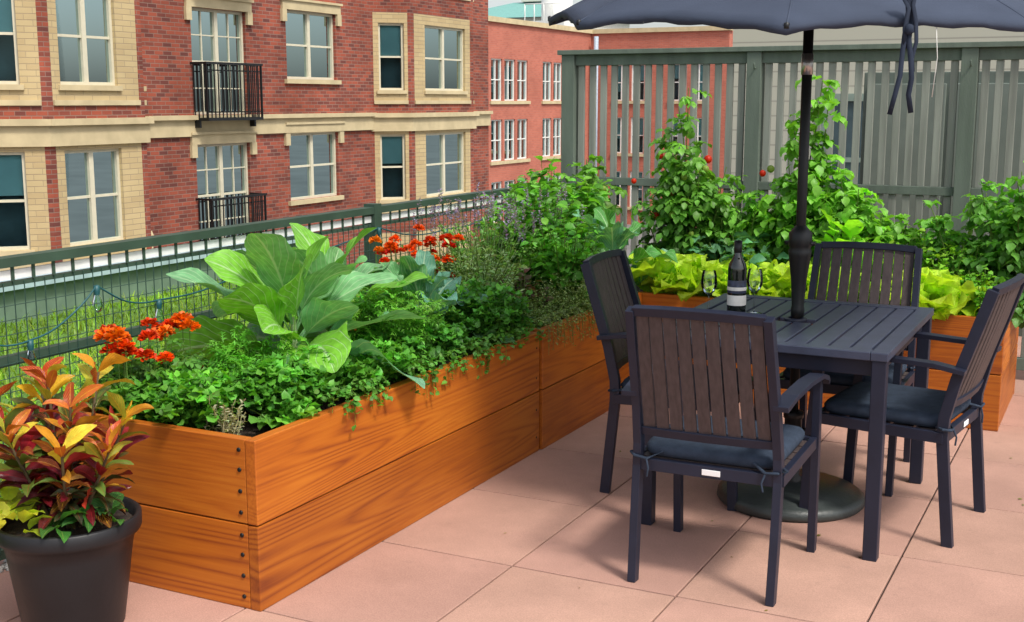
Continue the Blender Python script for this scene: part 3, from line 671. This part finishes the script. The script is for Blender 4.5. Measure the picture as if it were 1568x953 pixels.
M_leaf=leafmat('foliage',gain=GN,trans=.35); M_col=leafmat('collard_leaf',.55,(.50,.64,.40),8,.45,.2); M_cro=leafmat('croton_leaf',.75,(.75,.40,.03),9,.33,.15,blotch=1); M_let=leafmat('lettuce_leaf',.3,(.55,.72,.16),8,.45,.4)
def U(a,b,n=None): return rng.uniform(a,b,n)
def vary(col,n,v=.25,h=.1):
    c=np.asarray(col)[None]*(1+rng.normal(0,v,(n,1))); c=c*(1+rng.normal(0,h,(n,3))); return np.clip(c,.004,1)
def stems(cx,cy,z0,H,R,n,sx=1,sy=1,up=1.3):
    out=[]
    for _ in range(n):
        a=U(0,2*PI); r=R*math.sqrt(U(0,1)); h=H*U(.55,1)*(1-.25*(r/R)**2); t=np.linspace(0,1,7)
        b=r*.25
        wx=np.cumsum(rng.normal(0,.008,7)); wy=np.cumsum(rng.normal(0,.008,7))
        out.append(np.stack([cx+sx*math.cos(a)*(b+(r-b)*t**up)+wx,cy+sy*math.sin(a)*(b+(r-b)*t**up)+wy,z0+h*t],1))
    return out
def along(st,nl,lo=.2):
    ts=U(lo,1,nl); idx=ts*(len(st)-1); i=np.minimum(idx.astype(int),len(st)-2); f=(idx-i)[:,None]
    return st[i]*(1-f)+st[i+1]*f,ts
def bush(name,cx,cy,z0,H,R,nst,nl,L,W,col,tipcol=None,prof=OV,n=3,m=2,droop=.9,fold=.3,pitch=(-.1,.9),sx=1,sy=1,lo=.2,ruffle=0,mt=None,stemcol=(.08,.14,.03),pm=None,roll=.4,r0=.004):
    own=pm is None; pm=pm or PM(); tipcol=tipcol or tuple(x*1.6 for x in col)
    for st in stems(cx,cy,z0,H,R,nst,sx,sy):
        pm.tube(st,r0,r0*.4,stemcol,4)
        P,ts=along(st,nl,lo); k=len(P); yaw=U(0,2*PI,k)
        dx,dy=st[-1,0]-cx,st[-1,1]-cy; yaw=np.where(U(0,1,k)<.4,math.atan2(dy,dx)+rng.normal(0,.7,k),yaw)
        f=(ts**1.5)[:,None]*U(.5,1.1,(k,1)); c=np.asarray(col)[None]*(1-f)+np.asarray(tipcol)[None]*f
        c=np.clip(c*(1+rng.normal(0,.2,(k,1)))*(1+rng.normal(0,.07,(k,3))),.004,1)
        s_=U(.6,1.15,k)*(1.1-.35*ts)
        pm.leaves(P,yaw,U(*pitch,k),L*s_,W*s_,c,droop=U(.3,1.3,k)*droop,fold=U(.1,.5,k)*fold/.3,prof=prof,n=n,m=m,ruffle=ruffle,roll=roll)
    if own: return pm.build(name,mt or M_leaf)
    return pm
def compound(pm,P,yaw,pitch,L,ll,lw,col,k=4,droop=.9):
    P=np.atleast_2d(P);Nn=len(P)
    pm.leaves(P,yaw,pitch,L,.0022,np.asarray(col)*.9,droop=droop,prof=lambda s:np.ones_like(s),n=3,m=1,roll=0)
    for j in range(k):
        s=(j+1.0)/k; th=pitch-droop*s*.5
        Q=P+np.stack([np.cos(yaw)*np.cos(th)*L*s,np.sin(yaw)*np.cos(th)*L*s,np.sin(th)*L*s],1)
        te=pitch-droop*s
        for sd in((-1,1) if j<k-1 else (0,)):
            sc=U(.7,1.15,Nn)*(1.0 if sd else 1.35)*(.75+.3*math.sin(PI*s))
            pm.leaves(Q,yaw+sd*U(.8,1.3,Nn),te+U(-.4,.2,Nn),ll*sc,lw*sc,col*(1+rng.normal(0,.1,(Nn,1))),droop=U(.2,1,Nn),fold=.25,prof=OV,n=3,m=2,roll=.3,ruffle=.25,rf=2)
def tomato(name,cx,cy,z0,H,R,nst,nl,col=(.05,.145,.03),L=.15,ll=.055,lw=.020,fruit=6,sy=.8,spires=0):
    pm=PM()
    ss=stems(cx,cy,z0,H,R,nst,1,sy,1.0)
    for _ in range(spires):
        x,y=cx+U(-.10,.10),cy+U(-.05,.05); hh=U(1.0,1.25); t=np.linspace(0,1,7); a_=U(-.10,.10); ss.append(np.stack([x+a_*t**2+.03*np.sin(t*5+U(0,6)),y+.03*np.sin(t*4),z0+H*hh*t],1))
    for st in ss:
        pm.tube(st,.006,.0025,(.10,.17,.05),5)
        P,ts=along(st,nl,.08); k=len(P); f=(ts**2)[:,None]
        c=np.asarray(col)[None]*(1+.9*f*np.array([1.3,1,.6]))*(1+rng.normal(0,.2,(k,1)))
        compound(pm,P,U(0,2*PI,k),U(-.1,.9,k),L*U(.6,1.25,k)*(1.1-.45*ts),ll,lw,c,4,U(.5,1.5,k))
    for _ in range(fruit):
        a=U(0,6.28);r=R*U(.4,1.0); p=np.array([cx+math.cos(a)*r,cy+math.sin(a)*r*sy,z0+H*U(.25,.8)]); rr=U(.016,.026)
        red=U(0,1)<.55; fc=(.38,.02,.005) if red else (.16,.25,.05)
        t=np.linspace(-PI/2,PI/2,7); an=np.linspace(0,2*PI,11)
        out=p+rr*np.stack([np.cos(t)[:,None]*np.cos(an),np.cos(t)[:,None]*np.sin(an),np.sin(t)[:,None]*np.ones(11)],-1)
        pm.grid(out[None],np.full((7,11,2),.3),np.array([fc]),6,10)
    return pm.build(name,M_leaf)
def feathery(name,cx,cy,z0,H,R,nst,nl,col,sx=1,sy=1):
    pm=PM()
    for st in stems(cx,cy,z0,H,R,nst,sx,sy,1.2):
        pm.tube(st,.002,.001,(.10,.2,.04),3); P,ts=along(st,nl,.25); k=len(P)
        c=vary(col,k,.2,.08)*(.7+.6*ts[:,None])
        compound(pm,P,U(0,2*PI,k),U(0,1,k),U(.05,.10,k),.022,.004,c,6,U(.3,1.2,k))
    return pm.build(name,M_leaf)
def herb(name,cx,cy,z0,H,R,nst,col,ll=.02,lw=.012,sx=1,sy=1,pm=None,k=7):
    own=pm is None; pm=pm or PM()
    for st in stems(cx,cy,z0,H,R,nst,sx,sy,1.5):
        pm.tube(st[::2],.0018,.001,(.10,.22,.04),3)
        tint=np.array(col)*U(.75,1.35)
        for pt in (st[-1],st[-3],st[-2]):
            Nn=k; yaw=U(0,2*PI,Nn)
            P=pt[None]+rng.normal(0,.011,(Nn,3)); sc=U(.7,1.35,Nn)
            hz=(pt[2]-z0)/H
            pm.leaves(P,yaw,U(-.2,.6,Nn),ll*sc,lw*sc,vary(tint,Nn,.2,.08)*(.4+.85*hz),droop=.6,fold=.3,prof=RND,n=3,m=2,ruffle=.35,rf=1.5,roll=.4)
    if own: return pm.build(name,M_leaf)
    return pm
def flower(pm,p,r,col,nl=80):
    k=nl; u=U(0,1,k); el=np.arcsin(u); yaw=U(0,2*PI,k)
    P=np.asarray(p)[None]+np.stack([np.cos(yaw)*np.cos(el)*r*.45,np.sin(yaw)*np.cos(el)*r*.45,np.sin(el)*r*.35],1)
    c=vary(col,k,.2,.06)*(.55+.55*U(0,1,(k,1)))
    pm.leaves(P,yaw,el*.9+U(-.1,.3,k),r*U(.5,.75,k),r*.22,c/np.array(GN)[None],droop=.6,fold=.2,prof=lambda s:.3+.7*np.sin(PI*s**1.3*.9),n=3,m=2,ruffle=.3,roll=.5)
def marigold(name,cx,cy,z0,H,R,nst,nf,fcols,fr=.03,sy=1,hz=(.75,1.05)):
    pm=PM()
    for st in stems(cx,cy,z0,H*.92,R,nst,1,sy,1.2):
        pm.tube(st,.003,.0015,(.08,.16,.04),4); P,ts=along(st,12,.15); k=len(P)
        compound(pm,P,U(0,2*PI,k),U(0,.8,k),U(.05,.09,k),.032,.009,vary((.055,.16,.03),k),4,U(.4,1.1,k))
    for _ in range(nf):
        a=U(0,6.28);r=R*math.sqrt(U(0,1)); x,y=cx+r*math.cos(a),cy+r*math.sin(a)*sy; z=z0+H*U(*hz)
        pm.tube([(x,y,z0+H*.3),(x,y,z)],.003,.002,(.08,.16,.04),4); flower(pm,(x,y,z),fr*U(.75,1.25),fcols[int(U(0,len(fcols)))])
    return pm.build(name,M_leaf)
def rosette(name,cx,cy,z0,nl,L,W,col,tip,pit=(.3,1.35),droop=1.2,prof=PET,n=16,m=10,ruffle=.16,rf=2.5,fold=.35,mt=None,pm=None,stalk=.0,roll=.25,inner=.35,young=None):
    own=pm is None; pm=pm or PM()
    k=nl; i=np.arange(k); yaw=i*2.4+U(-.3,.3,k); q=i/k
    pitch=pit[0]+(pit[1]-pit[0])*q+U(-.18,.18,k); sc=U(.75,1.15,k)*(1-inner*q)
    P=np.stack([cx+.012*np.cos(yaw),cy+.012*np.sin(yaw),z0+stalk*(.15+.85*q)],1)
    c=np.asarray(col)[None]*(1-q[:,None])+np.asarray(tip)[None]*q[:,None]; c=c*(1+rng.normal(0,.15,(k,1)))
    if young is not None:
        msk=U(0,1,k)<.38; c[msk]=np.asarray(young)*U(.85,1.1)
    pm.leaves(P,yaw,pitch,L*sc,W*sc,c,droop=droop*U(.5,1.3,k),fold=fold,prof=prof,n=n,m=m,ruffle=ruffle,rf=rf,roll=roll,sweep=.06)
    if stalk: pm.tube([(cx,cy,z0-.03),(cx+.005,cy,z0+stalk*.5),(cx,cy,z0+stalk)],.014,.012,(.25,.36,.16),7)
    if own: return pm.build(name,mt or M_col)
    return pm
# --- croton in pot
pm=PM(); px,py=pc
pal_top=[(.72,.42,.02),(.66,.28,.02),(.58,.50,.04),(.50,.10,.02),(.36,.42,.04),(.36,.02,.015)]; pal_mid=[(.26,.012,.012),(.09,.14,.02),(.32,.03,.015),(.13,.010,.02),(.10,.18,.03),(.20,.008,.015),(.55,.25,.02)]; pal_low=[(.035,.06,.015),(.12,.008,.012),(.03,.05,.015),(.06,.006,.01)]
pm2=PM()
for (dx,dy,h) in((-.04,.0,.62),(.05,-.02,.52),(-.12,.05,.58),(.14,.06,.46),(-.15,-.07,.50),(.02,.10,.62),(.10,-.10,.38),(-.05,-.12,.42),(-.18,.04,.42),(.17,-.03,.36)):
    t=np.linspace(0,1,7); st=np.stack([px+dx*(.35+.95*t),py+dy*(.35+.95*t),.33+h*t*.72],1); pm.tube(st,.007,.004,(.12,.09,.05),6)
    for j in range(30):
        q=.15+.85*j/29; p=np.array([np.interp(q,t,st[:,c]) for c in range(3)])[None]
        pal=pal_top if q>.80 else (pal_mid if q>.42 else pal_low); c=np.array(pal[int(U(0,len(pal)))])
        L_=U(.10,.16)*(1.05-.2*q); tgt=pm if (q>.80 or U(0,1)<.25) else pm2
        tgt.leaves(p,j*2.4+U(-.4,.4),.15+.95*q+U(-.3,.25),L_,L_*U(.12,.17),c[None]*U(.75,1.15),droop=U(.4,1.4),fold=.35,prof=CRO,n=8,m=4,ruffle=.25,rf=1.5,roll=.7)
oc_=pm.build('croton_plant',M_cro)
o2=pm2.build('solid_leaves',leafmat('croton_leaf_plain',.45,(.45,.03,.03),10,.3,.12,blotch=0)); o2.parent=oc_
pm=PM()
for (dx,dy) in((-.15,-.10),(-.10,-.16),(-.17,-.02),(-.02,-.17)):
    for j in range(9):
        a=U(0,6.28); pm.leaves(np.array([[px+dx+.03*math.cos(a),py+dy+.03*math.sin(a),.35+U(0,.05)]]),a,U(.2,1.0),U(.08,.12),U(.022,.03),vary((.45,.52,.04),1,.12),droop=1.2,prof=OV,n=6,m=4,ruffle=.15,roll=.4)
for (dx,dy) in((.12,-.05),(.15,.02),(.08,-.12)):
    for j in range(6):
        a=U(0,6.28); pm.leaves(np.array([[px+dx+.02*math.cos(a),py+dy,.35+U(0,.04)]]),a,U(.2,1.0),U(.07,.10),U(.02,.028),vary((.04,.16,.03),1,.12),droop=1.2,prof=OV,n=6,m=4,ruffle=.1,roll=.4)
pm.build('potato_vine_plant',M_let)
# --- left planter
YG=(.17,.44,.035)
rosette('collard_plant',-2.88,3.82,.50,26,.55,.125,(.15,.36,.22),(.18,.42,.12),pit=(.35,1.45),droop=1.0,n=22,m=12,stalk=.27,ruffle=.18,rf=2.2,fold=.2,roll=.55,inner=.2,young=YG)
rosette('collard_plant',-2.98,4.20,.50,18,.50,.112,(.15,.36,.22),(.18,.42,.12),pit=(.5,1.5),droop=.9,n=22,m=12,stalk=.26,ruffle=.18,rf=2.2,fold=.2,roll=.5,inner=.2,young=YG)
rosette('broccoli_plant',-2.74,4.56,.50,16,.42,.075,(.11,.29,.21),(.12,.31,.20),pit=(.5,1.45),droop=.9,n=22,m=10,stalk=.22,ruffle=.45,rf=4,roll=.45,young=(.10,.30,.10))
rosette('collard_plant',-2.58,6.38,.49,16,.50,.095,(.10,.29,.15),(.13,.34,.18),pit=(.5,1.35),droop=1.2,n=18,m=10,stalk=.30,ruffle=.35,rf=3.5,roll=.4,young=(.09,.30,.06))
FO=[(.85,.10,.004),(.82,.17,.004),(.70,.05,.003),(.88,.28,.01)]
marigold('marigold_plant',-3.08,3.24,.49,.31,.18,50,20,FO,.034,sy=1.5,hz=(.7,1.05))
marigold('marigold_plant',-3.03,5.0,.49,.46,.24,54,30,[(.60,.02,.003),(.72,.05,.004),(.78,.22,.01),(.80,.10,.005)],.030,sy=1.3,hz=(.6,1.05))
bush('basil_plant',-3.0,3.10,.49,.28,.16,36,12,.06,.022,(.06,.17,.03))
herb('parsley_plant',-2.80,3.14,.49,.20,.20,120,(.07,.22,.03),.026,.017)
herb('parsley_plant',-2.60,3.40,.49,.22,.20,110,(.06,.20,.03),.026,.017,sx=.8)
herb('cilantro_plant',-2.56,3.80,.49,.22,.22,120,(.065,.22,.03),.022,.015,sx=.8)
feathery('carrot_plant',-2.78,3.50,.49,.32,.20,46,14,(.065,.22,.025))
feathery('dill_plant',-2.64,4.14,.49,.40,.24,64,15,(.075,.22,.03))
herb('parsley_plant',-2.56,4.2,.49,.24,.24,130,(.045,.16,.03),.024,.016,sx=.8)
herb('cilantro_plant',-2.56,4.74,.49,.32,.26,160,(.055,.19,.03),.022,.015,sx=.8)
bush('basil_plant',-2.86,4.62,.49,.42,.22,46,14,.08,.027,(.05,.17,.03),(.11,.31,.04))
bush('strawberry_plant',-2.50,3.28,.49,.12,.12,26,5,.06,.030,(.08,.24,.04),(.12,.32,.06),prof=RND,n=5,m=4,ruffle=.3)
pm=PM()
for y0 in (3.45,3.62,3.9,4.05,4.2,4.35,4.5,4.72,4.85):
    for q in range(5):
        y=y0+U(-.08,.08); t=np.linspace(0,1,7); Lh=U(.0,.10)
        st=np.stack([-2.47+.10*np.minimum(1,t*1.6)+.015*t,y+.06*t*U(-1,1),.57+.05*np.sin(PI*t)-Lh*t**2.0],1); pm.tube(st,.0015,.001,(.1,.2,.04),3)
        P,ts=along(st,16,.2); pm.leaves(P+rng.normal(0,.008,P.shape),U(0,6.28,16),U(-.5,.5,16),U(.014,.028,16),.010,vary((.07,.21,.04),16),prof=RND,roll=.5)
pm.build('oregano_plant',M_leaf)
pm=PM()
for st in stems(-2.60,3.06,.49,.18,.10,22,1,.6,1.0):
    pm.tube(st,.003,.0015,(.28,.26,.2),4); P,ts=along(st,16,.2); pm.leaves(P,U(0,6.28,16),U(.2,1,16),.018,.004,vary((.26,.28,.22),16),prof=LAN,roll=.3)
pm.build('dusty_miller_plant',M_leaf)
bush('sage_plant',-2.78,5.10,.49,.50,.27,120,30,.045,.0075,(.13,.22,.13),(.24,.37,.21),prof=LAN,sx=.9,pitch=(.2,1.2))
pm=PM()
SP=[(-2.98,5.6,.32,34),(-2.80,5.35,.22,12),(-2.85,6.0,.26,16)]
bush('',-2.98,5.6,.49,.56,.32,120,28,.045,.008,(.08,.20,.06),(.14,.31,.09),prof=LAN,pitch=(.3,1.2),pm=pm)
for cx_,cy_,r_,k_ in SP:
    for st in stems(cx_,cy_,.74,.46,r_,k_,1,1,1.0):
        pm.tube(st[2:],.0015,.001,(.12,.2,.1),3); P=st[-1]+np.stack([rng.normal(0,.005,28),rng.normal(0,.005,28),np.linspace(-.08,.015,28)],1)
        pm.leaves(P,U(0,6.28,28),U(.2,1.1,28),.015,.006,vary((.19,.16,.36),28,.2,.08),prof=RND,n=2,m=2)
pm.build('lavender_plant',M_leaf)
bush('purple_basil_plant',-2.62,5.30,.49,.34,.17,28,13,.055,.022,(.05,.07,.035),(.09,.04,.045),sx=.8)
bush('basil_plant',-2.60,5.76,.49,.56,.24,54,16,.075,.030,(.045,.16,.025),(.10,.31,.04))
bush('pepper_plant',-2.90,6.05,.49,.74,.32,66,20,.10,.032,(.04,.14,.022),(.10,.30,.04),n=4)
bush('pepper_plant',-3.02,6.62,.49,.86,.30,60,20,.11,.034,(.045,.145,.022),(.12,.33,.05),n=4)
tomato('tomato_plant',-3.05,6.98,.49,.84,.26,16,20,fruit=4)
bush('thyme_plant',-2.52,5.22,.50,.22,.20,120,26,.015,.0045,(.11,.19,.07),(.22,.33,.15),sx=.75,sy=1.0,n=2,r0=.0015)
bush('thyme_plant',-2.47,5.64,.50,.29,.28,190,26,.015,.0045,(.13,.21,.09),(.26,.36,.19),sx=.8,sy=1.1,n=2,r0=.0015)
pm=PM()
for y0 in np.arange(5.05,6.0,.06):
    for q in range(4):
        y=y0+U(-.03,.03); t=np.linspace(0,1,7); Lh=U(.02,.16)
        st=np.stack([-2.46+.10*np.minimum(1,t*1.6)+.015*t,y+.05*t*U(-1,1),.58+.04*np.sin(PI*t)-Lh*t**2],1); pm.tube(st,.0012,.001,(.14,.2,.1),3)
        P,ts=along(st,26,.1); pm.leaves(P+rng.normal(0,.005,P.shape),U(0,6.28,26),U(-.5,.5,26),.014,.004,vary((.16,.25,.11),26),prof=OV,n=2,roll=.5)
pm.build('creeping_thyme_plant',M_leaf)
# --- back planters
tomato('tomato_plant',-2.36,6.9,.49,1.02,.30,22,26,fruit=14,spires=2)
tomato('tomato_plant',-2.02,7.0,.49,.70,.26,14,20,fruit=4)
tomato('tomato_plant',-1.66,6.95,.49,.98,.28,20,24,(.065,.19,.03),.16,.065,.026,fruit=3,spires=3)
tomato('tomato_plant',-1.33,6.98,.49,.80,.28,18,22,(.06,.175,.03),.15,.06,.024,fruit=2)
bush('chard_plant',-1.36,6.74,.49,.48,.17,18,9,.18,.055,(.13,.34,.04),(.22,.48,.05),n=6,m=4,ruffle=.2,pitch=(.3,1.3))
bush('mint_plant',-1.02,6.85,.49,.48,.28,64,18,.06,.022,(.08,.22,.03),(.18,.38,.04))
bush('kale_plant',-1.95,6.72,.49,.42,.28,30,10,.12,.038,(.05,.15,.10),(.09,.23,.14),sx=1.4,sy=.5,n=5,m=4,ruffle=.3)
tomato('tomato_plant',-.72,6.92,.49,.78,.30,19,22,(.055,.165,.04),.14,.055,.022,fruit=2)
tomato('tomato_plant',-.46,6.8,.49,.92,.26,18,22,(.055,.165,.04),.14,.055,.022,fruit=1)
LY=(.36,.56,.025); LT=(.54,.72,.06)
for i,x in enumerate((-2.29,-2.16,-2.03,-1.90,-1.76,-1.62,-1.47,-.95,-.86)):
    pm=PM()
    for (dx,dy) in((0,0),(.06,.12)):
        s_=U(.85,1.2)
        rosette('',x+dx+U(-.03,.03),6.42+dy,.51,20,.27*s_,.082*s_,tuple(np.array(LY)*U(.8,1.1)),LT,pit=(.5,1.5),droop=.7,prof=LET,n=14,m=8,ruffle=.42,rf=3.6,fold=.2,pm=pm,roll=.5,stalk=.04)
    pm.build('lettuce_plant',M_let)
for x in(-1.28,-1.12): rosette('lettuce_plant',x,6.48,.50,18,.22,.075,(.18,.40,.04),(.34,.56,.06),pit=(.5,1.5),droop=.8,prof=LET,n=12,m=8,ruffle=.4,rf=3,mt=M_let)
bush('mint_plant',-.66,6.5,.49,.30,.22,64,15,.045,.020,(.06,.19,.03),(.13,.33,.04),sx=1.0,sy=.8)
bush('mint_plant',-.80,6.66,.49,.38,.18,48,15,.045,.020,(.07,.21,.03),(.15,.36,.04))
pm=PM(); k=40; P=np.stack([U(-2.3,.3,k),U(2.4,5.9,k),np.full(k,.003)],1)
pm.leaves(P,U(0,6.28,k),U(-.02,.15,k),U(.008,.022,k),U(.003,.006,k),vary((.10,.09,.03),k,.4,.2),droop=.1,prof=OV,roll=.2)
pm.build('fallen_leaves',M_leaf)
pm=PM(); k=24000; P=np.stack([U(-7.2,-3.68,k),U(.5,9.6,k),np.full(k,.0)],1)
cl=.5+.5*np.sin(P[:,0]*3.1+np.sin(P[:,1]*2.3)); pm.leaves(P,U(0,6.28,k),U(.8,1.5,k),U(.05,.12,k),.006,vary((.13,.24,.02),k,.25)*(.75+.5*cl[:,None]),droop=.9,prof=lambda s:1-.9*s,n=2,m=1,roll=0)
pm.build('grass',M_leaf)
